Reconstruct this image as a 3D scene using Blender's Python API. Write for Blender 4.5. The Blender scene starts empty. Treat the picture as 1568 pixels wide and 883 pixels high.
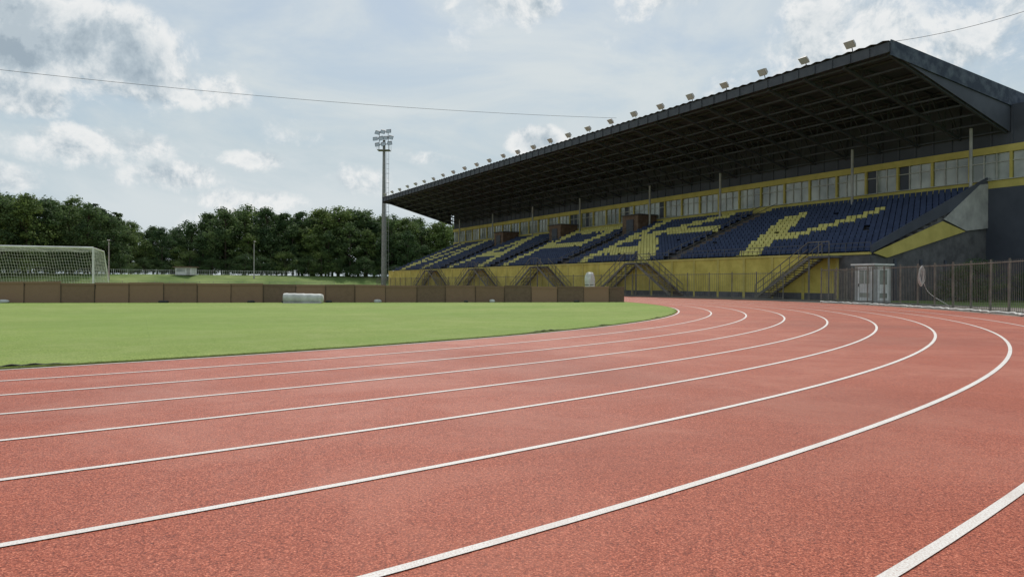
import bpy, math, random
import numpy as np
from mathutils import Vector, Matrix
random.seed(7); rng=np.random.default_rng(7)
scene=bpy.context.scene
scene.view_settings.view_transform='Standard'
scene.view_settings.look='None'
scene.view_settings.exposure=0

# ------------------------------------------------------------ frame of the stadium
C=Vector((-28.9,37.7,0)); U=Vector((-.477,.879,0)).normalized(); N=Vector((.879,.477,0)).normalized()
def st(s,t,z=0.0):
    p=C+U*s+N*t; return (p.x,p.y,z)
STR=84.4

# ------------------------------------------------------------ materials
def new_mat(name):
    m=bpy.data.materials.new(name); m.use_nodes=True
    nt=m.node_tree; b=nt.nodes['Principled BSDF']; return m,nt,b
def noise(nt,scale,detail=4,rough=.55,coord='Object',vec=None,dist=0):
    n=nt.nodes.new('ShaderNodeTexNoise'); n.inputs['Scale'].default_value=scale
    n.inputs['Detail'].default_value=detail; n.inputs['Roughness'].default_value=rough
    n.inputs['Distortion'].default_value=dist
    if vec is None:
        tc=nt.nodes.new('ShaderNodeTexCoord'); vec=tc.outputs[coord]
    nt.links.new(vec,n.inputs['Vector']); return n.outputs['Fac']
def ramp(nt,fac,stops):
    r=nt.nodes.new('ShaderNodeValToRGB'); e=r.color_ramp.elements
    while len(e)<len(stops): e.new(.5)
    for i,(p,c) in enumerate(stops):
        e[i].position=p; e[i].color=(*c,1) if len(c)==3 else c
    nt.links.new(fac,r.inputs[0]); return r.outputs[0]
def mixc(nt,f,a,b,mode='MIX'):
    m=nt.nodes.new('ShaderNodeMix'); m.data_type='RGBA'; m.blend_type=mode
    for v,i in ((f,0),(a,6),(b,7)):
        if isinstance(v,bpy.types.NodeSocket): nt.links.new(v,m.inputs[i])
        elif i==0: m.inputs[0].default_value=v
        else: m.inputs[i].default_value=(*v,1)
    return m.outputs[2]
def mth(nt,op,a,b=None,c=None,clamp=False):
    m=nt.nodes.new('ShaderNodeMath'); m.operation=op; m.use_clamp=clamp
    for i,v in enumerate((a,b,c)):
        if v is None: continue
        if isinstance(v,bpy.types.NodeSocket): nt.links.new(v,m.inputs[i])
        else: m.inputs[i].default_value=v
    return m.outputs[0]
def bump(nt,b,h,strength=.3,dist=.01):
    n=nt.nodes.new('ShaderNodeBump'); n.inputs['Strength'].default_value=strength; n.inputs['Distance'].default_value=dist
    nt.links.new(h,n.inputs['Height']); nt.links.new(n.outputs[0],b.inputs['Normal'])
def mottled(name,c1,c2,scale=3,rough=.8,metal=0,spec=.3,bs=.15,detail=5,lo=.35,hi=.65):
    m,nt,b=new_mat(name)
    f=noise(nt,scale,detail,.6)
    nt.links.new(ramp(nt,f,[(lo,c1),(hi,c2)]),b.inputs['Base Color'])
    b.inputs['Roughness'].default_value=rough; b.inputs['Metallic'].default_value=metal
    b.inputs['Specular IOR Level'].default_value=spec
    return m

# track
M_track,nt,b=new_mat('track_rubber')
g1=noise(nt,125,2,.7); g2=noise(nt,60,3,.65); g3=noise(nt,.5,7,.66,dist=.4); g4=noise(nt,.16,3,.5); g5=noise(nt,14,3,.6)
c=ramp(nt,g1,[(.37,(.065,.008,.004)),(.46,(.23,.042,.019)),(.56,(.40,.088,.042)),(.66,(.80,.29,.18))])
c=mixc(nt,.3,c,ramp(nt,g2,[(.38,(.10,.016,.008)),(.5,(.30,.06,.030)),(.64,(.54,.145,.085))]))
c=mixc(nt,mth(nt,'MULTIPLY',ramp(nt,g5,[(.4,(0,0,0)),(.65,(1,1,1))]),.2),c,(.42,.11,.06))
c=mixc(nt,mth(nt,'MULTIPLY',ramp(nt,g3,[(.48,(0,0,0)),(.68,(1,1,1))]),.42),c,(.50,.175,.108))  # paler patches paint washed-out highlights into the track colour
c=mixc(nt,mth(nt,'MULTIPLY',ramp(nt,g4,[(.48,(0,0,0)),(.66,(1,1,1))]),.5),c,(.19,.042,.022))
nt.links.new(c,b.inputs['Base Color'])
b.inputs['Specular IOR Level'].default_value=.22
rr=ramp(nt,g3,[(.35,(.62,.62,.62)),(.65,(.42,.42,.42))]); nt.links.new(rr,b.inputs['Roughness'])
bump(nt,b,mth(nt,'ADD',g1,mth(nt,'MULTIPLY',g2,.6)),.7,.010)
M_line,nt,b=new_mat('line_paint')
w=noise(nt,110,3,.7); w2=noise(nt,2.5,5,.6)
c=ramp(nt,w,[(.30,(.34,.17,.13)),(.42,(.55,.50,.47)),(.6,(.72,.71,.69))])
c=mixc(nt,mth(nt,'MULTIPLY',ramp(nt,w2,[(.45,(0,0,0)),(.7,(1,1,1))]),.4),c,(.45,.37,.33))
nt.links.new(c,b.inputs['Base Color']); b.inputs['Roughness'].default_value=.7; bump(nt,b,w,.5,.006)
# turf
M_turf,nt,b=new_mat('artificial_turf')
f1=noise(nt,40,4,.75); f2=noise(nt,.9,7,.7,dist=.5); f3=noise(nt,.14,3,.5); f4=noise(nt,7,4,.65)
c=ramp(nt,f1,[(.36,(.08,.115,.022)),(.5,(.20,.27,.065)),(.64,(.37,.43,.14))])
c=mixc(nt,mth(nt,'MULTIPLY',ramp(nt,f4,[(.42,(0,0,0)),(.6,(1,1,1))]),.4),c,(.15,.225,.05))
c=mixc(nt,mth(nt,'MULTIPLY',ramp(nt,f2,[(.45,(0,0,0)),(.62,(1,1,1))]),.5),c,(.27,.31,.115))
c=mixc(nt,mth(nt,'MULTIPLY',ramp(nt,f3,[(.42,(0,0,0)),(.6,(1,1,1))]),.4),c,(.15,.245,.05))
tc=nt.nodes.new('ShaderNodeTexCoord'); dt=nt.nodes.new('ShaderNodeVectorMath'); dt.operation='DOT_PRODUCT'
nt.links.new(tc.outputs['Object'],dt.inputs[0]); dt.inputs[1].default_value=(U.x/4,U.y/4,0)
fr=mth(nt,'FRACT',mth(nt,'MULTIPLY',dt.outputs['Value'],.5)); stp=mth(nt,'GREATER_THAN',fr,.5)
c=mixc(nt,mth(nt,'MULTIPLY',stp,.16),c,(.12,.19,.04))
nt.links.new(c,b.inputs['Base Color']); b.inputs['Roughness'].default_value=.85; b.inputs['Specular IOR Level'].default_value=.1
bump(nt,b,mth(nt,'ADD',f1,f4),.7,.02)
M_blade=mottled('turf_blade',(.14,.20,.05),(.22,.3,.09),20,.8,0,.2,0)
M_ground=mottled('ground_soil_grass',(.09,.14,.04),(.2,.25,.09),.12,.95,0,.1,.3)
M_asph=mottled('apron_asphalt',(.13,.115,.10),(.21,.19,.165),.7,.9,0,.2,.3)
M_conc=mottled('concrete_dark',(.08,.08,.085),(.14,.14,.145),1.2,.85)
M_concr=mottled('aisle_concrete',(.12,.075,.055),(.2,.14,.10),2,.85)
M_concl=mottled('concrete_light',(.3,.3,.29),(.44,.44,.42),1.0,.85)
M_yel=mottled('yellow_wall_paint',(.46,.37,.08),(.64,.53,.13),.8,.7)
M_yel2=mottled('yellow_band_paint',(.44,.37,.10),(.56,.47,.14),.8,.7)
M_darkw=mottled('dark_cladding',(.055,.062,.082),(.08,.089,.115),.35,.7)  # base colour lifted and blued to imitate haze over the stand
M_fasc=mottled('roof_end_cladding',(.03,.042,.07),(.09,.11,.145),1.3,.7,0,.3,.1,8,.42,.62)
M_steel=mottled('dark_steel',(.058,.065,.085),(.08,.088,.11),2,.6,.0)  # same haze lift put into the steel colour, close to the cladding
M_galv=mottled('galvanised_steel',(.2,.205,.2),(.32,.32,.31),3,.55,.3)
M_rust=mottled('fence_paint',(.12,.115,.10),(.22,.20,.17),3,.7)
M_white=mottled('white_paint',(.6,.6,.58),(.78,.78,.76),2,.5)
M_frame=mottled('window_frame',(.36,.36,.33),(.48,.48,.45),2,.5)
M_glass,nt,b=new_mat('window_glass')
f=noise(nt,.35,3,.5); nt.links.new(ramp(nt,f,[(.35,(.14,.16,.145)),(.62,(.42,.45,.41))]),b.inputs['Base Color'])
b.inputs['Roughness'].default_value=.12; b.inputs['Specular IOR Level'].default_value=.7
M_sblue=mottled('seat_blue',(.026,.04,.088),(.045,.064,.13),1.5,.6,0,.2,0)
M_syel=mottled('seat_yellow',(.50,.44,.12),(.66,.59,.2),1.5,.5,0,.3,0)
M_lamp=mottled('lamp_housing',(.4,.37,.34),(.55,.5,.46),3,.5)
M_lampg,nt,b=new_mat('lamp_glass'); b.inputs['Base Color'].default_value=(.45,.5,.55,1); b.inputs['Roughness'].default_value=.15
M_bark=mottled('bark',(.04,.03,.022),(.10,.08,.06),4,.95)
M_net=mottled('net_cord',(.45,.47,.42),(.6,.6,.55),5,.9,0,.2,0)
M_cloth=mottled('grey_sheeting',(.42,.42,.4),(.62,.62,.6),3,.6)
M_dark=mottled('dark_rubber',(.03,.03,.03),(.07,.065,.06),5,.7)
M_board,nt,b=new_mat('weathered_board')
oi=nt.nodes.new('ShaderNodeObjectInfo')
f=noise(nt,6,8,.7); f2=noise(nt,.9,4,.6)
c=ramp(nt,f,[(.3,(.065,.045,.032)),(.7,(.18,.12,.078))])
c=mixc(nt,mth(nt,'MULTIPLY',f2,.5),c,(.13,.10,.07))
c=mixc(nt,mth(nt,'MULTIPLY',oi.outputs['Random'],.9),c,(.30,.185,.115))
nt.links.new(c,b.inputs['Base Color']); b.inputs['Roughness'].default_value=.85; bump(nt,b,f,.3,.01)
def leafmat(name,a,bb,cc):
    m,nt,b=new_mat(name)
    oi=nt.nodes.new('ShaderNodeObjectInfo')
    f=noise(nt,.45,2,.6)
    c=ramp(nt,f,[(.32,a),(.5,bb),(.68,cc)])
    r2=ramp(nt,oi.outputs['Random'],[(0,(.6,.7,.72)),(.5,(1,1,1)),(1,(1.45,1.3,.9))])
    c=mixc(nt,1.0,c,r2,'MULTIPLY')
    nt.links.new(c,b.inputs['Base Color']); b.inputs['Roughness'].default_value=.75; b.inputs['Specular IOR Level'].default_value=.2
    t=nt.nodes.new('ShaderNodeBsdfTranslucent'); nt.links.new(c,t.inputs[0])
    mx=nt.nodes.new('ShaderNodeMixShader'); mx.inputs[0].default_value=.4
    nt.links.new(b.outputs[0],mx.inputs[1]); nt.links.new(t.outputs[0],mx.inputs[2])
    nt.links.new(mx.outputs[0],nt.nodes['Material Output'].inputs[0]); return m
M_leaf=leafmat('foliage',(.05,.085,.04),(.09,.145,.055),(.145,.205,.075))
M_pine=leafmat('pine_foliage',(.03,.055,.03),(.05,.085,.04),(.08,.12,.05))

# ------------------------------------------------------------ mesh builder
class MB:
    def __init__(s): s.v=[];s.f=[];s.m=[];s.mats=[]
    def mi(s,mat):
        if mat not in s.mats: s.mats.append(mat)
        return s.mats.index(mat)
    def face(s,pts,mat):
        i=len(s.v); s.v+= [tuple(p) for p in pts]; s.f.append(tuple(range(i,i+len(pts)))); s.m.append(s.mi(mat))
    def hexa(s,p,mat):
        i=len(s.v); s.v+=[tuple(q) for q in p]; k=s.mi(mat)
        for f in ((3,2,1,0),(4,5,6,7),(0,1,5,4),(1,2,6,5),(2,3,7,6),(3,0,4,7)):
            s.f.append(tuple(i+j for j in f)); s.m.append(k)
    def box(s,s0,s1,t0,t1,z0,z1,mat):
        s.hexa([st(a,b_,z) for z in (z0,z1) for a,b_ in ((s0,t0),(s0,t1),(s1,t1),(s1,t0))],mat)
    def wbox(s,x0,x1,y0,y1,z0,z1,mat):
        s.hexa([(a,b_,z) for z in (z0,z1) for a,b_ in ((x0,y0),(x1,y0),(x1,y1),(x0,y1))],mat)
    def beam(s,a,b_,w,mat,h=None):
        a=Vector(a);b_=Vector(b_);d=(b_-a).normalized(); h=h or w
        up=Vector((0,0,1)) if abs(d.z)<.95 else Vector((1,0,0))
        x=d.cross(up).normalized(); y=x.cross(d)
        c=[(-w/2,-h/2),(w/2,-h/2),(w/2,h/2),(-w/2,h/2)]
        s.hexa([a+x*i+y*j for i,j in c]+[b_+x*i+y*j for i,j in c],mat)
    def tube(s,a,b_,r0,r1,mat,n=10,caps=True):
        a=Vector(a);b_=Vector(b_);d=(b_-a).normalized()
        up=Vector((0,0,1)) if abs(d.z)<.95 else Vector((1,0,0))
        x=d.cross(up).normalized(); y=x.cross(d); i=len(s.v); k=s.mi(mat)
        for p,r in ((a,r0),(b_,r1)):
            for j in range(n):
                t=2*math.pi*j/n; s.v.append(tuple(p+x*math.cos(t)*r+y*math.sin(t)*r))
        for j in range(n):
            j2=(j+1)%n; s.f.append((i+j,i+j2,i+n+j2,i+n+j)); s.m.append(k)
        if caps:
            s.f.append(tuple(i+j for j in range(n))); s.m.append(k); s.f.append(tuple(i+n+j for j in range(n))); s.m.append(k)
    def prism(s,poly,s0,s1,mat):
        n=len(poly); i=len(s.v); k=s.mi(mat)
        s.v+=[st(s0,t,z) for t,z in poly]+[st(s1,t,z) for t,z in poly]
        for j in range(n):
            j2=(j+1)%n; s.f.append((i+j,i+j2,i+n+j2,i+n+j)); s.m.append(k)
        s.f.append(tuple(i+j for j in range(n))); s.m.append(k); s.f.append(tuple(i+n+j for j in range(n))[::-1]); s.m.append(k)
    def lathe(s,prof,c,mat,n=16):
        i=len(s.v);k=s.mi(mat)
        for r,z in prof:
            for j in range(n):
                t=2*math.pi*j/n; s.v.append((c[0]+r*math.cos(t),c[1]+r*math.sin(t),c[2]+z))
        for q in range(len(prof)-1):
            for j in range(n):
                j2=(j+1)%n; s.f.append((i+q*n+j,i+q*n+j2,i+(q+1)*n+j2,i+(q+1)*n+j)); s.m.append(k)
    def build(s,name,parent=None,smooth=False):
        me=bpy.data.meshes.new(name); me.from_pydata(s.v,[],s.f)
        for m in s.mats: me.materials.append(m)
        me.polygons.foreach_set('material_index',s.m)
        if smooth: me.polygons.foreach_set('use_smooth',[True]*len(s.f))
        me.update(); o=bpy.data.objects.new(name,me); scene.collection.objects.link(o)
        if parent: o.parent=parent
        return o
def empty(name):
    e=bpy.data.objects.new(name,None); scene.collection.objects.link(e); return e

# ------------------------------------------------------------ ground, track, turf
mb=MB()
ss=[-1500,-200,-60,0,60,120,136,140,144,148,152,170,230,1500]
def gz(s):
    x=min(max((s-136)/16,0),1); return 3.0*x*x*(3-2*x)
ts=[-1500,-400,-120,-60,0,60,120,400,1500]
for a in ss:
    for t in ts: mb.v.append(st(a,t,gz(a)))
k=mb.mi(M_ground)
for i in range(len(ss)-1):
    for j in range(len(ts)-1):
        q=i*len(ts)+j; mb.f.append((q,q+1,q+len(ts)+1,q+len(ts))); mb.m.append(k)
mb.build('ground')

def outline(r,nb=300,ns=30):
    pts=[]
    for i in range(nb+1):
        th=math.pi*i/nb-math.pi/2
        pts.append((-r*math.cos(th),r*math.sin(th)))
    for i in range(1,ns): pts.append((STR*i/ns,r))
    for i in range(nb+1):
        th=math.pi/2-math.pi*i/nb
        pts.append((STR+r*math.cos(th),r*math.sin(th)))
    for i in range(1,ns): pts.append((STR*(1-i/ns),-r))
    return pts
def ring(r0,r1,z,mat,name,parent=None):
    mb=MB(); a=outline(r0); b_=outline(r1); n=len(a); k=mb.mi(mat)
    mb.v=[st(*p,z) for p in a]+[st(*p,z) for p in b_]
    for i in range(n):
        j=(i+1)%n; mb.f.append((i,j,n+j,n+i)); mb.m.append(k)
    return mb.build(name,parent)
R0=36.5
trk=empty('running_track')
ring(R0-.15,48.3,.004,M_track,'rubber_surface',trk)
for k in range(9):
    w=.055
    ring(R0+1.22*k-w/2,R0+1.22*k+w/2,.009,M_line,'lane_line_%d'%k,trk)
ring(48.3,53.9,.004,M_asph,'apron_pavement')
mb=MB(); out=outline(R0-.07,700,60); n=len(out)
pp=[]
for i,(s,t) in enumerate(out):
    d=.02*math.sin(i*.37)+.012*math.sin(i*1.7+1)+.012*random.random()
    if random.random()<.03: d-=.04
    cx=0 if s<0 else (STR if s>STR else s)
    vx,vt=s-cx,t; L=math.hypot(vx,vt); pp.append((cx+vx*(L-abs(d))/L, vt*(L-abs(d))/L))
TZ=.03
mb.v=[st(*p,.004) for p in pp]+[st(*p,TZ) for p in pp]
k=mb.mi(M_turf)
mb.f.append(tuple(range(n,2*n))); mb.m.append(k)
k2=mb.mi(M_blade)
for i in range(n):
    j=(i+1)%n; mb.f.append((i,j,n+j,n+i)); mb.m.append(k2)
turf=mb.build('turf_infield')
camT=7.4
mb=MB()
for i in range(5000):
    th=math.asin(camT/47.5)+random.uniform(-.75,1.15)
    r=R0-.1-abs(random.gauss(0,.04))
    s=-r*math.cos(th); t=r*math.sin(th)
    x,y,_=st(s,t); a=random.random()*6.28; h=random.uniform(.002,.012); w=.008
    dx,dy=math.cos(a)*w,math.sin(a)*w; lx,ly=random.gauss(0,.015),random.gauss(0,.015)
    mb.face([(x-dx,y-dy,TZ-.002),(x+dx,y+dy,TZ-.002),(x+lx,y+ly,TZ+h)],M_blade)
mb.build('turf_blades',turf)
mb=MB()
for th0,ln in ((.02,1.2),(.30,1.5),(.38,.7),(-.17,1.5),(.52,.9)):
    th=math.asin(camT/47.5)+th0
    nseg=24; prev=None
    for i in range(nseg+1):
        tt=th+ln*(i/nseg-.5)/36; e=math.sin(math.pi*i/nseg)
        r=R0-.11-.03*e; hh=TZ+.002+.03*e*(.7+.3*math.sin(i*1.3))
        a=st(-(r-.25)*math.cos(tt),(r-.25)*math.sin(tt),TZ+.001); b_=st(-r*math.cos(tt),r*math.sin(tt),hh)
        c_=st(-(r+.01)*math.cos(tt),(r+.01)*math.sin(tt),hh-.008)
        if prev: mb.face([prev[0],a,b_,prev[1]],M_turf); mb.face([prev[1],b_,c_,prev[2]],M_dark)
        prev=(a,b_,c_)
for (s0,t0),(s1,t1) in (((-34,8),(-14,8.6)),((-33,2),(-10,1)),((-33,12),(-8,11.4)),((-24,20),(-8,20.5))):
    prev=None
    for i in range(40):
        f=i/39; s=s0+(s1-s0)*f; t=t0+(t1-t0)*f+.008*math.sin(i*1.1)
        q=(st(s,t-.02,TZ+.0005),st(s,t,TZ+.003),st(s,t+.02,TZ+.0005))
        if prev:
            mb.face([prev[0],q[0],q[1],prev[1]],M_turf); mb.face([prev[1],q[1],q[2],prev[2]],M_turf)
        prev=q
mb.build('curled_turf_edge',turf)

# ------------------------------------------------------------ grandstand
gs=empty('grandstand')
SA,SB=-13.5,88.0; NR=16; DT=.81; DZ=.33; T0=54.0; Z0=3.2
def rowz(i): return Z0+DZ*i
AIS=[8.5,28,46,64]; AW=.9
poly=[(T0,0.0),(T0,Z0)]
for i in range(NR):
    poly.append((T0+1.2+DT*i,rowz(i))); poly.append((T0+1.2+DT*i,rowz(i+1)))
TB=T0+1.2+DT*NR
poly.append((68.0,rowz(NR))); poly.append((68.0,0))
mb=MB(); mb.prism(poly,SA,SB,M_conc); mb.build('terrace',gs)
mb=MB()
mb.box(-11,SB,T0-.08,T0-.003,.0,3.25,M_yel)
mb.box(SA,-11.003,T0-.06,T0-.003,.0,3.25,M_conc)
mb.box(SA,SB,T0-.14,T0+.1,3.253,3.42,M_yel2)
s=-11
while s<SB:
    mb.box(s,s+.25,T0-.13,T0-.083,0,3.25,M_yel2); s+=3.0
mb.box(-11,SB,T0-.12,T0-.0835,0,.5,M_conc)
mb.build('front_wall',gs)
mb=MB()
s=SA
while s<SB:
    mb.beam(st(s,T0,3.42),st(s,T0,4.1),.05,M_steel); s+=2
mb.beam(st(SA,T0,4.1),st(SB,T0,4.1),.05,M_steel); mb.beam(st(SA,T0,3.8),st(SB,T0,3.8),.035,M_steel)
mb.build('front_railing',gs)
mb=MB()
for a in AIS:
    for i in range(NR):
        t=T0+1.2+DT*i
        mb.box(a-AW,a+AW,t-.4,t-.002,rowz(i)+.002,rowz(i)+.17,M_concr)
        mb.box(a-AW,a+AW,t+.002,t+DT-.402,rowz(i+1)+.002,rowz(i+1)+.02,M_concr)
    for sd in (-1,1):
        p0=st(a+sd*AW,T0+1,rowz(0)+1.0); p1=st(a+sd*AW,TB,rowz(NR)+1.0)
        mb.beam(p0,p1,.05,M_rust)
        for i in range(0,NR,2):
            t=T0+1.2+DT*i+.2; mb.beam(st(a+sd*AW,t,rowz(i+1)),st(a+sd*AW,t,rowz(i+1)+.95),.04,M_rust)
for a in AIS[1:]:
    mb.box(a-1.6,a+1.6,65.0,67.9,rowz(11),rowz(11)+2.9,M_concr)
    mb.box(a-.7,a+.7,64.9,64.997,rowz(11)+.3,rowz(11)+2.4,M_steel)
    mb.box(a-1.8,a+1.8,64.8,67.93,rowz(11)+2.903,rowz(11)+3.03,M_conc)
mb.build('aisle_stairs',gs)
strokes=[((-2.0,.6),(1.3,9.8)),((-1.0,.6),(2.0,9.0)),((-.3,4.4),(-3.4,4.4)),((-3.4,4.4),(-7.3,9.0)),
 ((23.5,1),(23.5,12.4)),((23.5,6),(13,12.4)),((20.5,7.4),(12.5,.8)),((23.5,3),(15,3)),((17,8),(11,8)),
 ((42.5,1),(42.5,12.4)),((42.5,12),(33,12)),((33,12),(33,6.6)),((33,6.6),(42.5,6.6)),
 ((61,.8),(55.5,12.4)),((55.5,12.4),(50,.8)),((58.5,5),(52.5,5)),
 ((83,.8),(83,12.4)),((83,.8),(73,12.4)),((73,12.4),(73,.8))]
def isyel(s,t):
    for (a,b_),(c_,d) in strokes:
        vx,vy=c_-a,d-b_; L2=vx*vx+vy*vy; q=max(0,min(1,((s-a)*vx+(t-b_)*vy)/L2))
        if math.hypot(s-a-q*vx,t-b_-q*vy)<(.7 if s<10 else .95)+random.uniform(-.12,.12): return True
    return False
prof=[(.0,.42),(.34,.36),(.42,.40),(.50,.80),(.54,.80),(.47,.36),(.36,.30),(.0,.37)]
mbB=MB(); mbY=MB()
for i in range(NR):
    t=T0+1.2+DT*i-.72; z=rowz(i)
    if i==0: t=T0+.55
    s=SA+.5
    while s<SB-.5:
        ok=all(abs(s-a)>AW+.3 for a in AIS) and not any(abs(s-a)<2.0 and i>=12 for a in AIS[1:])
        if ok and random.random()>.008:
            tgt=mbY if isyel(s,t-T0) else mbB
            mat=M_syel if tgt is mbY else M_sblue
            j0=len(tgt.v); kk=tgt.mi(mat); w=.205; jz=random.uniform(-.012,.012)
            for sg in (-w,w):
                for dt,dz in prof: tgt.v.append(st(s+sg,t+dt,z+dz-.02+jz))
            n=len(prof)
            for q in range(n):
                q2=(q+1)%n; tgt.f.append((j0+q,j0+q2,j0+n+q2,j0+n+q)); tgt.m.append(kk)
            tgt.f.append((j0,j0+1,j0+6,j0+7));tgt.m.append(kk);tgt.f.append((j0+n,j0+n+1,j0+n+6,j0+n+7));tgt.m.append(kk)
            tgt.f.append((j0+2,j0+3,j0+4,j0+5));tgt.m.append(kk);tgt.f.append((j0+n+2,j0+n+3,j0+n+4,j0+n+5));tgt.m.append(kk)
        s+=.5
mbB.build('blue_seats',gs); mbY.build('yellow_seats',gs)
PB0,PB1=-18.5,89.5
mb=MB()
mb.box(PB0,PB1,68.0,77,0,8.7,M_darkw)
mb.box(PB0,PB1,68.0,77,8.703,9.3,M_yel2)
mb.box(PB0+.1,PB1-.1,68.25,76.8,9.303,11.397,M_darkw)
mb.box(PB0,PB1,67.95,77,11.4,11.95,M_yel2)
mb.box(PB0,PB1,67.85,68.1,9.303,9.36,M_frame)
mb.build('press_box_walls',gs)
mb=MB()
s=PB0; kk=0
while s<PB1-.2:
    e=min(s+3.1,PB1)
    mb.box(s,s+.2,67.98,68.22,9.36,11.397,M_yel2)
    for q in (1,2):
        mb.box(s+.2+q*(e-s-.2)/3-.04,s+.2+q*(e-s-.2)/3+.04,68.06,68.2,9.36,11.397,M_frame)
    mb.box(s+.2,e,68.06,68.2,10.7,10.77,M_frame)
    for q in range(3):
        a0=s+.24+q*(e-s-.2)/3; a1=a0+(e-s-.2)/3-.08; jt=random.uniform(-.02,.02)
        m_=M_glass if random.random()<.88 else M_darkw
        mb.face([st(a0,68.14+jt,9.36),st(a1,68.14-jt,9.36),st(a1,68.14-jt,11.39),st(a0,68.14+jt,11.39)],m_)
    s+=3.1; kk+=1
for q in range(3):
    t=68.4+q*2.8
    mb.hexa([st(a,b_,z) for z in (9.5,11.3) for a,b_ in ((PB0-.02,t),(PB0-.02,t+2.3),(PB0+.08,t+2.3),(PB0+.08,t))],M_glass)
mb.box(PB0,PB0+.08,68.0,77,9.303,9.49,M_yel2); mb.box(PB0,PB0+.08,68.0,68.38,9.492,11.397,M_yel2)
mb.build('press_box_windows',gs)
mb=MB()
mb.box(PB0,PB1,68.1,77.2,11.953,15.0,M_darkw)
s=PB0
while s<PB1:
    mb.box(s,s+.12,68.02,68.097,11.953,14.9,M_steel); s+=1.55
mb.box(PB0+3.4,PB1,68.1,68.4,15.0,15.75,M_darkw)
mb.build('upper_back_wall',gs)
RA,RB=-15.2,90.5; RT0,RT1=53.6,77.5
def rz(t): return 17.35-(t-RT0)*.098
def bz(t): return rz(RT0)-.55-(t-RT0)*.27
mb=MB()
n=int((RB-RA)/.45); i0=len(mb.v); k=mb.mi(M_darkw)
for i in range(n+1):
    s=RA+(RB-RA)*i/n; dz=.09 if i%2 else 0
    mb.v.append(st(s,RT0-.25,rz(RT0-.25)+.16+dz)); mb.v.append(st(s,RT1,rz(RT1)+.16+dz))
for i in range(n):
    q=i0+2*i; mb.f.append((q,q+1,q+3,q+2)); mb.m.append(k)
mb.hexa([st(RA,RT0,rz(RT0)-.12),st(RA,RT1,rz(RT1)-.12),st(RB,RT1,rz(RT1)-.12),st(RB,RT0,rz(RT0)-.12),
         st(RA,RT0,rz(RT0)+.14),st(RA,RT1,rz(RT1)+.14),st(RB,RT1,rz(RT1)+.14),st(RB,RT0,rz(RT0)+.14)],M_darkw)
mb.build('roof_deck',gs)
mb=MB()
mb.box(RA,RB,RT0-.12,RT0-.003,rz(RT0)-.55,rz(RT0)+.12,M_steel)
s=RA
while s<RB:
    mb.box(s,s+.08,RT0-.2,RT0-.123,rz(RT0)-.55,rz(RT0)+.05,M_steel); s+=1.5
mb.build('roof_fascia',gs)
mb=MB()
for sx in (RA-.1,RB+.003):
    mb.hexa([st(a,t,z) for (a,t,z) in ((sx,RT0-.1,rz(RT0)-.8),(sx,RT1,rz(RT1)-1.2),(sx+.097,RT1,rz(RT1)-1.2),(sx+.097,RT0-.1,rz(RT0)-.8),
       (sx,RT0-.1,rz(RT0)+.25),(sx,RT1,rz(RT1)+.25),(sx+.097,RT1,rz(RT1)+.25),(sx+.097,RT0-.1,rz(RT0)+.25))],M_fasc)
mb.prism([(RT0+1,rz(RT0+1)-.3),(RT0+1,bz(RT0+1)),(67.9,bz(67.9)),(77.3,bz(67.9)),(77.3,rz(77.3)-.3)],RA+.002,RA+.08,M_darkw)
mb.prism([(RT0+3,rz(RT0+3)-.3),(RT0+3,bz(RT0+3)),(67.9,bz(67.9)),(67.9,rz(67.9)-.3)],RB-.08,RB-.002,M_darkw)
mb.build('roof_end_panels',gs)
mb=MB()
s=RA+.3
while s<RB:
    top=[(t,rz(t)-.2) for t in np.linspace(RT0+.2,68,8)]
    bot=[(t,bz(t)) for t in np.linspace(RT0+.2,68,8)]
    for a,b_ in zip(top[:-1],top[1:]): mb.beam(st(s,*a),st(s,*b_),.16,M_steel)
    for a,b_ in zip(bot[:-1],bot[1:]): mb.beam(st(s,*a),st(s,*b_),.2,M_steel)
    for i in range(8):
        mb.beam(st(s,*top[i]),st(s,*bot[i]),.1,M_steel)
        if i<7: mb.beam(st(s,*top[i]),st(s,*bot[i+1]),.1,M_steel)
    s+=3.5
for t in np.linspace(RT0+.5,67.8,9):
    mb.beam(st(RA+.1,t,rz(t)-.24),st(RB,t,rz(t)-.24),.14,M_steel)
    mb.beam(st(RA+.1,t,bz(t)+.05),st(RB,t,bz(t)+.05),.12,M_steel)
mb.build('roof_trusses',gs)
mb=MB()
for s in (-13.2,-2.7,13.8,25.9,41.5,55,69,83):
    mb.tube(st(s,66.4,rowz(15)),st(s,66.4,bz(66.4)),.12,.12,M_concl,10)
mb.build('light_streak_columns',gs)  # slim pale columns added in place of vertical light streaks, not known supports
fl=MB()
s=-12.4
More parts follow.
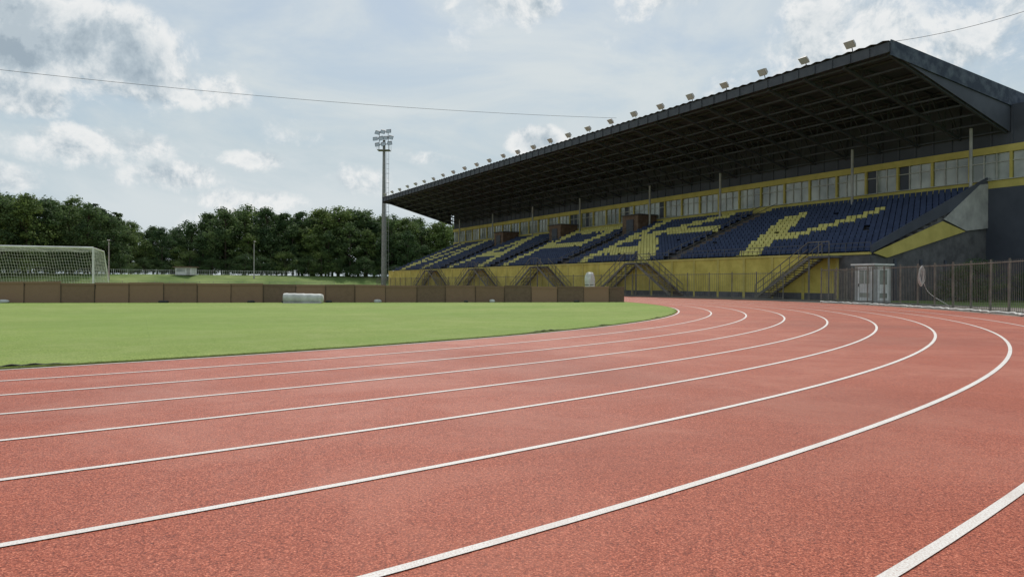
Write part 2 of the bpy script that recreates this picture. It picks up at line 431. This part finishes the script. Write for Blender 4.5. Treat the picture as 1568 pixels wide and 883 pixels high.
while s<RB-1:
    h=random.uniform(.4,.55)
    z=rz(RT0)+.1
    fl.beam(st(s,RT0-.15,z),st(s,RT0-.3,z+h),.05,M_steel)
    fl.beam(st(s-.1,RT0-.3,z+h),st(s+.1,RT0-.3,z+h),.06,M_steel)
    cx=RT0-.42; cz=z+h+.1
    a=math.radians(random.uniform(36,50)); yw=random.uniform(-.12,.12)
    ft=-math.cos(a); fz=-math.sin(a); ut=-math.sin(a); uz=math.cos(a)
    def P(ds,f_,u_): return st(s+ds+yw*f_*3,cx+ft*f_+ut*u_,cz+fz*f_+uz*u_)
    fl.hexa([P(-.25,-.16,-.17),P(.25,-.16,-.17),P(.25,-.16,.17),P(-.25,-.16,.17),P(-.38,.12,-.28),P(.38,.12,-.28),P(.38,.12,.28),P(-.38,.12,.28)],M_lamp)
    fl.hexa([P(-.33,.123,-.24),P(.33,.123,-.24),P(.33,.123,.24),P(-.33,.123,.24),P(-.33,.14,-.24),P(.33,.14,-.24),P(.33,.14,.24),P(-.33,.14,.24)],M_lampg)
    s+=4.05+random.uniform(-.15,.15)
fl.build('roof_floodlights',gs)
mb=MB()
def endpoly(pts,mat,o0,o1): mb.prism([(T0+t,z) for t,z in pts],SA-o1,SA-o0,mat)
endpoly([(0,3.4),(0,3.9),(1.2,4.4),(14,9.6),(14,8.4)],M_darkw,.0015,.12)
endpoly([(8.2,6.05),(12.9,8.95),(13.98,9.1),(13.98,5.6),(11.1,5.3)],M_concl,.125,.16)
endpoly([(.1,3.35),(8.1,5.9),(11.0,5.25),(1.6,3.05)],M_yel2,.125,.155)
for t in (2.5,5.5,8.5,11.5): mb.box(SA-.1,SA-.0015,T0+t,T0+t+.25,0,3.0,M_darkw)
mb.build('end_wall_panels',gs)
def access(s0,dirs,name):
    mb=MB(); w=1.5; ta,tb=T0-.15-w,T0-.15; top=3.2
    mb.box(s0-.9,s0+.9,ta,tb,top-.15,top,M_conc)
    for x in (s0-.85,s0+.85): mb.beam(st(x,ta+.05,0),st(x,ta+.05,top-.15),.1,M_rust)
    for d in dirs:
        ns=18; run=.28
        for i in range(ns):
            z=top-(i+1)*top/(ns+1); a=s0+d*(.9+run*i); b_=a+d*run
            mb.box(min(a,b_),max(a,b_),ta,tb,z-.05,z,M_concr)
        e=s0+d*(.9+run*ns)
        for t in (ta,tb):
            mb.beam(st(s0+d*.9,t,top-.15),st(e,t,.1),.08,M_rust,.22)
            mb.beam(st(s0+d*.9,t,top+1),st(e,t,1.1),.05,M_rust)
            mb.beam(st(s0+d*.9,t,top+.5),st(e,t,.6),.04,M_rust)
            for i in range(0,ns+1,3):
                f=i/ns; a=s0+d*(.9+run*i); mb.beam(st(a,t,(top)*(1-f)+.05),st(a,t,top*(1-f)+1.05),.04,M_rust)
    mb.beam(st(s0-.9,ta,top+1),st(s0+.9,ta,top+1),.05,M_rust)
    for x in (-.9,0,.9): mb.beam(st(s0+x,ta,top),st(s0+x,ta,top+1),.04,M_rust)
    mb.build(name,gs)
access(-10.5,(1,),'access_stairs_1'); access(11.5,(1,-1),'access_stairs_2'); access(30.4,(1,-1),'access_stairs_3')
access(48,(1,-1),'access_stairs_4'); access(65,(1,-1),'access_stairs_5')

mb=MB()
mb.box(-30,-18.6,74,84,0,5.2,M_concr); mb.box(-30.3,-18.6,73.7,84.3,5.203,5.45,M_conc)
for q in range(4): mb.box(-29+q*2.6,-27.4+q*2.6,73.94,73.997,2.4,4.3,M_glass); mb.box(-29.1+q*2.6,-27.3+q*2.6,73.9,73.999,2.28,2.39,M_white)
mb.build('brick_annex')

# small cabin with a glazed white door facing the track
mb=MB()
cs,ct=-17.0,49.3
mb.box(cs-.15,cs+1.25,ct,ct+1.6,0,2.35,M_concl)
mb.box(cs-.3,cs+1.4,ct-.2,ct+1.75,2.353,2.45,M_white)
mb.box(cs,cs+1.0,ct-.05,ct-.003,.12,2.25,M_white)
mb.box(cs+.16,cs+.84,ct-.062,ct-.052,1.2,2.05,M_glass); mb.box(cs+.16,cs+.84,ct-.062,ct-.052,.35,.62,M_glass)
mb.box(cs+.48,cs+.52,ct-.07,ct-.0625,1.2,2.05,M_white)
# door leaf repeated on the near side wall (white frame, glass)
mb.box(cs-.2,cs-.153,ct+.25,ct+1.35,.12,2.25,M_white); mb.box(cs-.21,cs-.203,ct+.42,ct+1.18,1.15,2.05,M_glass); mb.box(cs-.21,cs-.203,ct+.42,ct+1.18,.3,.6,M_glass)
mb.beam(st(cs+.9,ct-.1,1.0),st(cs+.9,ct-.1,1.2),.03,M_dark); mb.box(cs-.1,cs+1.1,ct-.4,ct-.06,0,.11,M_concl)
mb.build('ticket_cabin')

# ------------------------------------------------------------ fences
def fence(name,path,h,post=2.2,bar=.14,mat=M_rust,bw=.018,pw=.07,pm=None,mid=False):
    mb=MB(); pts=[Vector(p) for p in path]; pm=pm or mat
    seg=[]
    for a,b_ in zip(pts[:-1],pts[1:]):
        L=(b_-a).length; n=max(1,round(L/post))
        for i in range(n): seg.append((a.lerp(b_,i/n),a.lerp(b_,(i+1)/n)))
    for a,b_ in seg:
        j=random.uniform(-.03,.03)
        mb.beam(a,a+Vector((j,j,h+.06)),pw,pm)
        for z in (.12,h*.96)+((h*.5,) if mid else ()): mb.beam(a+Vector((0,0,z)),b_+Vector((0,0,z)),.04,pm)
        L=(b_-a).length; m=int(L/bar)
        for i in range(1,m):
            p=a.lerp(b_,i/m); mb.beam(p+Vector((0,0,.1)),p+Vector((0,0,h)),bw,mat)
    mb.beam(pts[-1],pts[-1]+Vector((0,0,h)),pw,pm)
    return mb.build(name)
arc=[]
for i in range(14):
    th=math.radians(68-i*3.8); r=48.9
    arc.append(st(-r*math.sin(th),r*math.cos(th)))
fence('metal_fence',arc+[st(-17.3,48.9)],2.1,post=1.6,bar=.14,mat=M_rust,bw=.012,pw=.055,pm=M_rust,mid=False)
fence('metal_fence',[st(-15.6,49.6),st(-12.5,51.6)],2.05,bar=.16,bw=.014)
fence('metal_fence',[st(-8.0,51.6),st(88,51.6)],2.05,post=2.6,bar=.2,bw=.016)
fence('metal_fence',[st(131,-75),st(131,55)],1.3,post=3,bar=.3,mat=M_galv,bw=.03)
fence('metal_fence',[st(150,-70,3),st(150,50,3)],1.1,post=3,bar=.4,mat=M_white,bw=.03)
fence('metal_fence',[st(20,-52),st(130,-52)],1.2,post=3,bar=.3,mat=M_galv,bw=.03)
def curve(name,pts,r,mat,parent=None):
    cu=bpy.data.curves.new(name,'CURVE'); cu.dimensions='3D'; cu.bevel_depth=r; cu.bevel_resolution=2
    sp=cu.splines.new('POLY'); sp.points.add(len(pts)-1)
    for i,p in enumerate(pts): sp.points[i].co=(*p,1)
    cu.materials.append(mat); o=bpy.data.objects.new(name,cu); scene.collection.objects.link(o)
    if parent: o.parent=parent
    return o
pts=[]
for i in range(150):
    th=math.radians(64-i*.3); r=48.55+.12*math.sin(i*.5)+random.uniform(-.06,.06)
    pts.append(st(-r*math.sin(th),r*math.cos(th),.05+.04*abs(math.sin(i*.9))))
curve('rope',pts,.04,M_cloth)
ph=math.radians(68-11*3.8+3.8*1.2); bx=Vector(st(-48.75*math.sin(ph),48.75*math.cos(ph)))
pts=[]; rr_=random.Random(3)
for i in range(110):
    a=i*.5; k1=.11+.05*math.sin(i*.13); pts.append((bx.x+k1*math.sin(a)+rr_.uniform(-.02,.02),bx.y+.05*math.sin(i*.3),1.55+(.42+.08*math.sin(i*.21))*math.cos(a)))
for i in range(40):
    f=i/39; pts.append((bx.x+.1+1.2*f,bx.y-1.0*f+.2*math.sin(f*9),max(.04,1.25*(1-f)**2.2)))
curve('coiled_hose',pts,.016,M_cloth)

# ------------------------------------------------------------ board fence
bf=empty('board_fence')
P0=Vector((-36,34.8,0)); P1=Vector((6.7,44.1,0)); D=(P1-P0).normalized(); Nn=Vector((D.y,-D.x,0))
L=(P1-P0).length; x=0; i=0
while x<L-.3:
    w=min(random.uniform(1.55,1.75),L-x); f=x/L
    h=1.09-.14*f+random.uniform(-.035,.035); off=random.uniform(-.015,.015)
    lean=random.uniform(-.02,.05)
    a=P0+D*x+Nn*off; b_=P0+D*(x+w-.012)+Nn*(off+random.uniform(-.02,.02)); th=Nn*.03
    up=Vector((0,0,h))-Nn*lean; dz=Vector((0,0,random.uniform(-.03,.03)))
    zz=Vector((0,0,.035))
    mb=MB(); mb.hexa([a+zz,b_+zz,b_+th*-1+zz,a-th+zz,a+up,b_+up+dz,b_-th+up+dz,a-th+up],M_board)
    q=a-Nn*.09; mb.beam(q,q+Vector((0,0,h*.95)),.1,M_bark); mb.beam(q+D*(w*.5),q+D*(w*.5)+Vector((0,0,h*.9)),.06,M_bark)
    q=a+Nn*.012; mb.beam(q+zz,q+up*.99,.045,M_bark,.02)
    mb.beam(a+up+Nn*.02-Vector((0,0,.06)),b_+up+dz+Nn*.02-Vector((0,0,.06)),.03,M_board,.08)
    mb.build('panel_%d'%i,bf); x+=w; i+=1
def blob(name,c,sx,sy,sz,mat,rot=0,parent=None,seed=0):
    r=random.Random(seed); mb=MB(); k=mb.mi(mat); nu,nv=16,9
    for j in range(nv+1):
        ph=math.pi*j/nv-math.pi/2
        for i in range(nu):
            t=2*math.pi*i/nu; q=1+r.uniform(-.12,.12)
            cp=max(0,math.cos(ph))**.6
            x=math.copysign(abs(math.cos(t))**.7,math.cos(t))*cp*sx*q
            y=math.copysign(abs(math.sin(t))**.7,math.sin(t))*cp*sy*q
            z=max(0,(math.sin(ph)+.75))*sz/1.75
            mb.v.append((c[0]+x*math.cos(rot)-y*math.sin(rot),c[1]+x*math.sin(rot)+y*math.cos(rot),c[2]+z))
    for j in range(nv):
        for i in range(nu):
            i2=(i+1)%nu; mb.f.append((j*nu+i,j*nu+i2,(j+1)*nu+i2,(j+1)*nu+i)); mb.m.append(k)
    return mb.build(name,parent,True)
mb=MB(); rc=Vector((-11.0,39.0,-.01)); d=Vector((1,.02,0)).normalized(); rr=.25
nseg=14; n=24; k=mb.mi(M_cloth)
for i in range(nseg+1):
    p=rc+d*(-1.02+2.04*i/nseg); R=rr*(1+.03*math.sin(i*2.1))
    if i in (0,nseg): R*=.93
    for j in range(n):
        t=2*math.pi*j/n; mb.v.append((p.x-d.y*math.cos(t)*R,p.y+d.x*math.cos(t)*R,.045+rr*1.02+math.sin(t)*R-.04*(i/nseg)))
for i in range(nseg):
    for j in range(n):
        j2=(j+1)%n; mb.f.append((i*n+j,i*n+j2,(i+1)*n+j2,(i+1)*n+j)); mb.m.append(k)
mb.f.append(tuple(range(n)));mb.m.append(k); mb.f.append(tuple(range(nseg*n,nseg*n+n)));mb.m.append(k)
mb.hexa([rc+Vector((-1.0,-.3,.045)),rc+Vector((1.0,-.3,.045)),rc+Vector((1.0,-.15,.045)),rc+Vector((-1.0,-.15,.045)),
         rc+Vector((-1.0,-.28,.06)),rc+Vector((1.0,-.28,.06)),rc+Vector((1.0,-.14,.12)),rc+Vector((-1.0,-.14,.12))],M_cloth)
mb.build('sheeting_roll',None,True)
for i,(tt,sx,m) in enumerate(((10.9,.28,M_cloth),(22.6,.2,M_dark),(24.3,.14,M_dark),(29.2,.22,M_cloth),(35.6,.14,M_cloth),(40.6,.18,M_dark),(34.1,.12,M_dark),(18.3,.26,M_dark),(26.6,.18,M_dark))):
    p=P0+D*tt+Nn*.45
    blob('sandbag',(p.x,p.y,.025),sx,.14,.18 if m is M_cloth else .13,m,random.random(),None,i)
mb=MB(); mb.lathe([(.36,0),(.35,.5),(.34,1.0),(.33,1.4),(.29,1.62),(.24,1.78),(.15,1.86),(0,1.88)],(5.1,48.5,0),M_cloth,14)
for v in range(len(mb.v)):
    x,y,z=mb.v[v]; mb.v[v]=(x+random.uniform(-.035,.035),y+random.uniform(-.035,.035),z+random.uniform(-.02,.02))
for z in (.5,1.05): mb.lathe([(.355,z-.02),(.37,z),(.355,z+.02)],(5.1,48.5,0),M_dark,14)
mb.build('wrapped_pole_pad')

# ------------------------------------------------------------ goal with net
g=empty('football_goal'); mb=MB()
gy=41.5; gx1=-23.5; H=3.0; W=8.2
A=Vector((gx1,gy,0)); E=Vector((gx1-W,gy-1.0,0)); back=Vector((-.12,1,0)).normalized()
mb.tube(A,A+Vector((0,0,H)),.06,.06,M_white); mb.tube(E,E+Vector((0,0,H)),.06,.06,M_white)
mb.tube(A+Vector((0,0,H)),E+Vector((0,0,H+.08)),.06,.06,M_white)
for q in (A,E):
    mb.tube(q+Vector((0,0,H)),q+back*1.4+Vector((0,0,H-.15)),.03,.03,M_white); mb.tube(q+back*1.4+Vector((0,0,H-.15)),q+back*2.4,.03,.03,M_white)
    mb.tube(q,q+back*2.4,.03,.03,M_white)
mb.tube(A+back*2.4,E+back*2.4,.03,.03,M_white)
mb.build('goal_frame',g)
mb=MB(); sec=[Vector((0,0,H)),back*1.4+Vector((0,0,H-.15)),back*2.4]
def netline(a,b_): mb.beam(a,b_,.012,M_net)
nW=56
for i in range(nW+1):
    f=i/nW; o=A.lerp(E,f)
    sag=[o+sec[0],o+back*.7+Vector((0,0,H-.07-.14*math.sin(math.pi*((f*4)%1)))),o+sec[1],o+back*2.0+Vector((0,0,H*.5)),o+sec[2]]
    for a,b_ in zip(sag[:-1],sag[1:]): netline(a,b_)
for j in range(26):
    f=j/25; q=sec[0].lerp(sec[1],f/.35) if f<.35 else sec[1].lerp(sec[2],(f-.35)/.65)
    for i in range(0,nW,4): netline(A.lerp(E,i/nW)+q+Vector((0,0,-.03*math.sin(i))),A.lerp(E,(i+4)/nW)+q+Vector((0,0,-.03*math.sin(i+4))))
for j in range(16):
    f=j/15; netline(A+Vector((0,0,H*f)),A+back*(2.4-1.0*f)+Vector((0,0,(H-.15)*f)))
    netline(A+back*(2.4*f),A+back*(1.4*f)+Vector((0,0,H-.1)))
mb.build('goal_net',g)

# ------------------------------------------------------------ floodlight mast
mb=MB(); mx,my=-26.9,155.0; mz=0
mb.tube((mx,my,mz),(mx,my,16),.55,.42,M_galv,12); mb.tube((mx,my,16),(mx,my,31),.42,.28,M_galv,12)
for z in np.arange(2,28,1.0):
    mb.beam((mx+.55,my-.1,z),(mx+1.0,my-.1,z),.04,M_galv)
mb.beam((mx+.6,my-.1,1.5),(mx+.6,my-.1,29),.06,M_galv); mb.beam((mx+1.0,my-.1,1.5),(mx+1.0,my-.1,29),.06,M_galv)
for z in np.arange(4,28,2.0):
    for a in range(6):
        t0=math.pi*a/6; t1=math.pi*(a+1)/6
        mb.beam((mx+.8+.35*math.cos(t0),my-.1-.6*math.sin(t0),z),(mx+.8+.35*math.cos(t1),my-.1-.6*math.sin(t1),z),.03,M_galv)
mb.wbox(mx-1.3,mx+1.3,my-1,my+1,28.8,28.9,M_galv)
for x in (-1.3,1.3):
    for y in (-1,1): mb.beam((mx+x,my+y,28.9),(mx+x,my+y,30),.05,M_galv)
mb.beam((mx-1.3,my-1,30),(mx+1.3,my-1,30),.05,M_galv)
for r,(z,cols,wd) in enumerate(((29.9,3,2.6),(31.1,4,3.2),(32.4,3,2.4))):
    mb.beam((mx-wd/2-.2,my-.4,z),(mx+wd/2+.2,my-.4,z+.3),.12,M_galv)
    for q in range(cols):
        x=mx-wd/2+wd*q/(cols-1); y=my-.9; zz=z+.1+.3*q/(cols-1)
        tl=random.uniform(-.4,.3); yw=random.uniform(-.4,.4)
        P=lambda a,b_,c_: (x+a+tl*c_+yw*b_,y-b_*.8+c_*.35,zz-b_*.6+c_*.9-tl*a)
        mb.hexa([P(-.33,-.15,-.3),P(.33,-.15,-.3),P(.33,-.15,.3),P(-.33,-.15,.3),P(-.48,.25,-.44),P(.48,.25,-.44),P(.48,.25,.44),P(-.48,.25,.44)],M_steel)
        mb.hexa([P(-.4,.255,-.36),P(.4,.255,-.36),P(.4,.255,.36),P(-.4,.255,.36),P(-.4,.27,-.36),P(.4,.27,-.36),P(.4,.27,.36),P(-.4,.27,.36)],M_lampg)
for x in (-1.0,1.0): mb.beam((mx+x,my-.4,29),(mx+x*.9,my-.4,32.8),.1,M_galv)
mb.build('floodlight_mast')

def lamp(name,x,y,z,h):
    mb=MB(); mb.tube((x,y,z),(x,y,z+h),.13,.09,M_concl,8); mb.tube((x,y,z+h),(x+.5,y-.9,z+h+.3),.05,.05,M_galv,6)
    mb.hexa([(x+.4,y-1.5,z+h+.2),(x+.7,y-1.5,z+h+.2),(x+.7,y-.8,z+h+.25),(x+.4,y-.8,z+h+.25),(x+.45,y-1.4,z+h+.38),(x+.65,y-1.4,z+h+.38),(x+.65,y-.8,z+h+.4),(x+.4,y-.8,z+h+.4)],M_lamp)
    mb.tube((x,y,z),(x,y,z+.6),.18,.16,M_galv,8); mb.build(name)
lamp('street_lamp',-60,172,2.0,8.3); lamp('street_lamp',-84.5,155,1.5,8.0)
mb=MB(); x0,y0=-80,180
mb.wbox(x0-2,x0+2,y0,y0+3,2.9,4.7,M_white); mb.wbox(x0-2.4,x0+2.4,y0-.5,y0+3.4,4.7,4.95,M_concr)
mb.wbox(x0-1.6,x0+.4,y0-.02,y0-.003,3.7,4.4,M_glass); mb.wbox(x0+.8,x0+1.6,y0-.03,y0-.003,2.95,4.5,M_frame); mb.build('kiosk')
mb=MB()
for i in range(24):
    mb.box(133,133.25,-120+i*3,-120+i*3+2.9,0,2.6,M_concl); mb.box(132.9,133.35,-120+i*3+2.9,-120+i*3+3.0,0,2.8,M_concl)
mb.build('concrete_wall')

# ------------------------------------------------------------ overhead cables
def cable(name,a,b_,sag,r=.014):
    a=Vector(a);b_=Vector(b_); pts=[]
    for i in range(41):
        f=i/40; p=a.lerp(b_,f); p.z-=sag*4*f*(1-f); pts.append(p)
    curve(name,pts,r,M_dark)
pA=(-39.5,50,15.9); cable('overhead_cable',pA,(10.5,75,17.9),.6)
pB=(31,38,16.9); cable('overhead_cable',(st(-14.5,RT0)[0],st(-14.5,RT0)[1],17.6),pB,.5)
def pole(name,x,y,h):
    mb=MB(); mb.tube((x,y,0),(x,y,h),.16,.1,M_concl,10); mb.beam((x-.6,y,h-.3),(x+.6,y,h-.3),.1,M_steel)
    for q in (-.5,.5): mb.lathe([(.04,0),(.07,.05),(.04,.12),(.06,.16),(0,.2)],(x+q,y,h-.25),M_white,8)
    mb.build(name)
pole('utility_pole',-39.5,50,16.2); pole('utility_pole',31,38,17.2)

# ------------------------------------------------------------ trees
def tree_mesh(name,seed,h,cr,base,kind):
    r=np.random.default_rng(seed); mb=MB()
    mb.tube((0,0,-.3),(.1,.05,h*.45),.017*h,.010*h,M_bark,8,False); mb.tube((.1,.05,h*.45),(0,0,h*.93),.010*h,.02,M_bark,7,False)
    cl=[]
    nc=75 if kind=='d' else 38
    for i in range(nc):
        f=r.random()
        if kind=='d':
            z=base+(h-base)*(.03+.93*f); prof=math.sin(math.pi*min(1,max(.06,(f*.86+.14)))**.8)**.6
        else:
            z=base+(h-base)*(.1+.85*f); prof=(1-f)**.5*.9+.12
        a=r.random()*6.283; q=cr*prof*(.3+.7*math.sqrt(r.random()))
        c=(math.cos(a)*q,math.sin(a)*q,z); cl.append((c,cr*(.13+.15*r.random())*(1 if kind=='d' else .9)))
        if i%6==0: mb.tube((.05,.03,max(base*.8,z-h*.12)),c,.008*h,.02,M_bark,5,False)
    V=[];  per=80
    for c,cr_ in cl:
        d=r.normal(size=(per,3)); d/=np.linalg.norm(d,axis=1)[:,None]
        rad=cr_*(.45+.85*r.random(per)**1.2)[:,None]
        sc=np.array([1.2,1.2,.85 if kind=='d' else .5]); p=np.array(c)+d*rad*sc
        nrm=d*.8+r.normal(size=(per,3))*.5+np.array([0,0,.5]); nrm/=np.linalg.norm(nrm,axis=1)[:,None]
        t=np.cross(nrm,r.normal(size=(per,3))); t/=np.linalg.norm(t,axis=1)[:,None]; b_=np.cross(nrm,t)
        sz=(.11+.2*r.random(per))[:,None]*(h/17)
        V.append(np.stack([p-t*sz,p-b_*sz*.7,p+t*sz,p+b_*sz*.7],1).reshape(-1,3))
    V=np.concatenate(V); i0=len(mb.v); mb.v+= [tuple(x) for x in V]; k=mb.mi(M_leaf if kind=='d' else M_pine)
    for q in range(len(V)//4): mb.f.append((i0+4*q,i0+4*q+1,i0+4*q+2,i0+4*q+3)); mb.m.append(k)
    me=bpy.data.meshes.new(name); me.from_pydata(mb.v,[],mb.f)
    for m in mb.mats: me.materials.append(m)
    me.polygons.foreach_set('material_index',mb.m); me.update(); return me
var=[tree_mesh('decid_%d'%i,10+i,17,4.2+.5*(i%3),1.0+.8*(i%2),'d') for i in range(6)]
pin=[tree_mesh('pine_%d'%i,40+i,18,3.4,9+i,'p') for i in range(2)]
bush=[tree_mesh('bush_%d'%i,60+i,6,3.2,.2,'d') for i in range(2)]
trees=empty('distant_trees')
def put(me,x,y,z,sc,name,wid=1):
    o=bpy.data.objects.new(name,me); scene.collection.objects.link(o); o.parent=trees
    o.location=(x,y,z); o.rotation_euler=(0,0,random.random()*6.28); o.scale=(sc*wid,sc*wid,sc)
def gzw(x,y):
    return gz(U.dot(Vector((x,y,0))-C))
prf=[(-1.05,150,27),(-.80,158,27),(-.70,165,26.5),(-.62,172,24),(-.57,178,23.6),(-.53,185,21),(-.50,192,18),(-.46,200,18),(-.43,200,20),(-.40,198,23),(-.33,200,23.4),(-.26,203,24),(-.2,205,24.4),(-.15,208,23),(-.09,214,21),(.0,225,19),(.2,250,19)]
def prof_at(a):
    return np.interp(a,[p[0] for p in prf],[p[1] for p in prf]),np.interp(a,[p[0] for p in prf],[p[2] for p in prf])
cnt=0
for row in range(4):
    a=-1.05+.01*row
    while a<.2:
        Y,Ht=prof_at(a); Y2=Y+row*7+random.uniform(-2.5,2.5); x=a*Y2; z=gzw(x,Y2)
        Hh=(Ht-z)*random.uniform(.8,1.02)
        if row==0: Hh*=random.uniform(.6,.95)
        kind=pin if (row>0 and (random.random()<.06 or (-.58<a<-.545 and row==1))) else var
        me=random.choice(kind); put(me,x,Y2,z-.2,Hh/17.5,'tree_%d'%cnt,random.uniform(.95,1.3)); cnt+=1
        a+=random.uniform(4.2,6.4)/Y2
a=-1.05
while a<.1:
    Y,_=prof_at(a); Y2=Y-5+random.uniform(-1.5,1.5); x=a*Y2
    put(random.choice(bush),x,Y2,gzw(x,Y2)-.1,random.uniform(.5,1.1),'bush_%d'%cnt,1.3); cnt+=1
    a+=random.uniform(2.5,4.5)/Y2
for i in range(40):
    s=random.uniform(-60,120); t=random.uniform(88,110); x,y,_=st(s,t); z=gz(s)
    put(random.choice(var),x,y,z-.2,random.uniform(.6,.8),'tree_%d'%cnt); cnt+=1
for i in range(22):
    x,y,_=st(random.uniform(-34,-16),random.uniform(57,72)); put(random.choice(bush),x,y,-.1,random.uniform(.35,.6),'bush_%d'%cnt,1.3); cnt+=1

# ------------------------------------------------------------ sun, sky
az=math.radians(0); el=math.radians(52)
sd=Vector((math.sin(az)*math.cos(el),math.cos(az)*math.cos(el),math.sin(el)))
sun=bpy.data.lights.new('sun','SUN'); sun.energy=3.4; sun.angle=math.radians(.5); sun.color=(1,.95,.87)
so=bpy.data.objects.new('sun',sun); so.rotation_euler=sd.to_track_quat('Z','Y').to_euler(); so.location=(0,0,50); scene.collection.objects.link(so)

w=bpy.data.worlds.new('World'); scene.world=w; w.use_nodes=True; nt=w.node_tree
bg=nt.nodes['Background']; bg.inputs[1].default_value=.125
sky=nt.nodes.new('ShaderNodeTexSky'); sky.sky_type='NISHITA'; sky.sun_disc=False
sky.sun_elevation=el; sky.sun_rotation=az; sky.air_density=1.0; sky.dust_density=1.5; sky.ozone_density=1.5
def vdot(nt,a,vec):
    n=nt.nodes.new('ShaderNodeVectorMath'); n.operation='DOT_PRODUCT'; nt.links.new(a,n.inputs[0]); n.inputs[1].default_value=vec; return n.outputs['Value']
tc=nt.nodes.new('ShaderNodeTexCoord'); vec=tc.outputs['Generated']
sz=nt.nodes.new('ShaderNodeSeparateXYZ'); nt.links.new(vec,sz.inputs[0])
blobs=[(-.585,.31,.22,.09,1.0),(-.66,.37,.12,.06,1.0),(-.46,.265,.13,.04,.85),(-.66,.25,.10,.045,.9),(-.57,.185,.13,.045,.9),(-.48,.145,.09,.03,.75),(.02,.375,.12,.05,.72),(.03,.193,.055,.026,.85),
       (-.2,.135,.06,.035,.62),(.57,.34,.28,.12,.62),(.20,.39,.12,.04,.6),(-.35,.165,.05,.018,.5),(-.12,.17,.06,.016,.6),(.40,.37,.10,.06,.6),(-.69,.14,.07,.03,.7),(-.35,.11,.10,.02,.45)]
mask=None
for a_,b0,rx,ry,amp in blobs:
    c=Vector((a_,1,b0)); Lc=c.length; c.normalize()
    e1=Vector((c.y,-c.x,0)).normalized(); ra=rx/Lc; rb=ry/Lc
    a1=mth(nt,'SUBTRACT',vdot(nt,vec,tuple(e1/ra)),c.dot(e1)/ra)
    a2=mth(nt,'MULTIPLY_ADD',sz.outputs[2],1/rb,-c.z/rb)
    d2=mth(nt,'MULTIPLY_ADD',a1,a1,mth(nt,'MULTIPLY',a2,a2))
    e=mth(nt,'MULTIPLY_ADD',d2,-.42*amp,.42*amp)
    mask=e if mask is None else mth(nt,'MAXIMUM',mask,e)
front=mth(nt,'GREATER_THAN',sz.outputs[1],0.0)
mask=mth(nt,'MULTIPLY',mth(nt,'MAXIMUM',mask,0.0),front)
n1=noise(nt,10,8,.64,vec=vec,dist=.2)
off=nt.nodes.new('ShaderNodeVectorMath'); off.operation='ADD'; nt.links.new(vec,off.inputs[0]); off.inputs[1].default_value=(.004,0,.018)
n1b=noise(nt,10,6,.64,vec=off.outputs[0],dist=.2)
n2=noise(nt,3.2,2,.5,vec=vec)
dA=mth(nt,'ADD',mth(nt,'MULTIPLY_ADD',n2,.3,n1),mask)
def sstep(x,a,b_):
    m=nt.nodes.new('ShaderNodeMapRange'); m.interpolation_type='SMOOTHSTEP'; nt.links.new(x,m.inputs[0])
    m.inputs[1].default_value=a; m.inputs[2].default_value=b_; return m.outputs[0]
alpha=sstep(dA,.75,.94)
lit=mth(nt,'MULTIPLY_ADD',mth(nt,'SUBTRACT',n1,n1b),4.5,.78,True)
thick=sstep(dA,.93,1.18)
lit=mth(nt,'SUBTRACT',lit,mth(nt,'MULTIPLY',thick,.68),None,True)
cc=ramp(nt,lit,[(0,(.32,.395,.46)),(.35,(.47,.545,.60)),(.7,(.71,.75,.77)),(1,(.86,.87,.865))])
sc=nt.nodes.new('ShaderNodeVectorMath'); sc.operation='MULTIPLY'; nt.links.new(vec,sc.inputs[0]); sc.inputs[1].default_value=(1,1,2.6)
wisp=sstep(noise(nt,2.6,6,.6,vec=sc.outputs[0],dist=.6),.34,.66)
low=mth(nt,'MULTIPLY',sstep(mth(nt,'ABSOLUTE',sz.outputs[2]),.36,.02),.45)
veil=mth(nt,'MULTIPLY_ADD',wisp,.35,.58)
veil=mth(nt,'ADD',veil,low,None,True)
hs=mixc(nt,1.0,sky.outputs[0],(.1,.1,.1),'MULTIPLY')
vc=mixc(nt,wisp,(.49,.595,.655),(.66,.72,.745))
base=mixc(nt,veil,hs,vc)
col=mixc(nt,mth(nt,'MULTIPLY',alpha,.9),base,cc)
fin=mixc(nt,1.0,col,(8.0,8.0,8.0),'MULTIPLY')
nt.links.new(fin,bg.inputs[0])

# ------------------------------------------------------------ camera
cam=bpy.data.cameras.new('camera'); co=bpy.data.objects.new('camera',cam); scene.collection.objects.link(co)
cam.sensor_width=36; cam.lens=26; cam.clip_end=5000; cam.clip_start=.05
co.location=(0,0,1.09); co.rotation_euler=(math.radians(90-.36),math.radians(-.25),0)
scene.camera=co
print('faces',sum(len(o.data.polygons) for o in scene.objects if o.type=='MESH'))
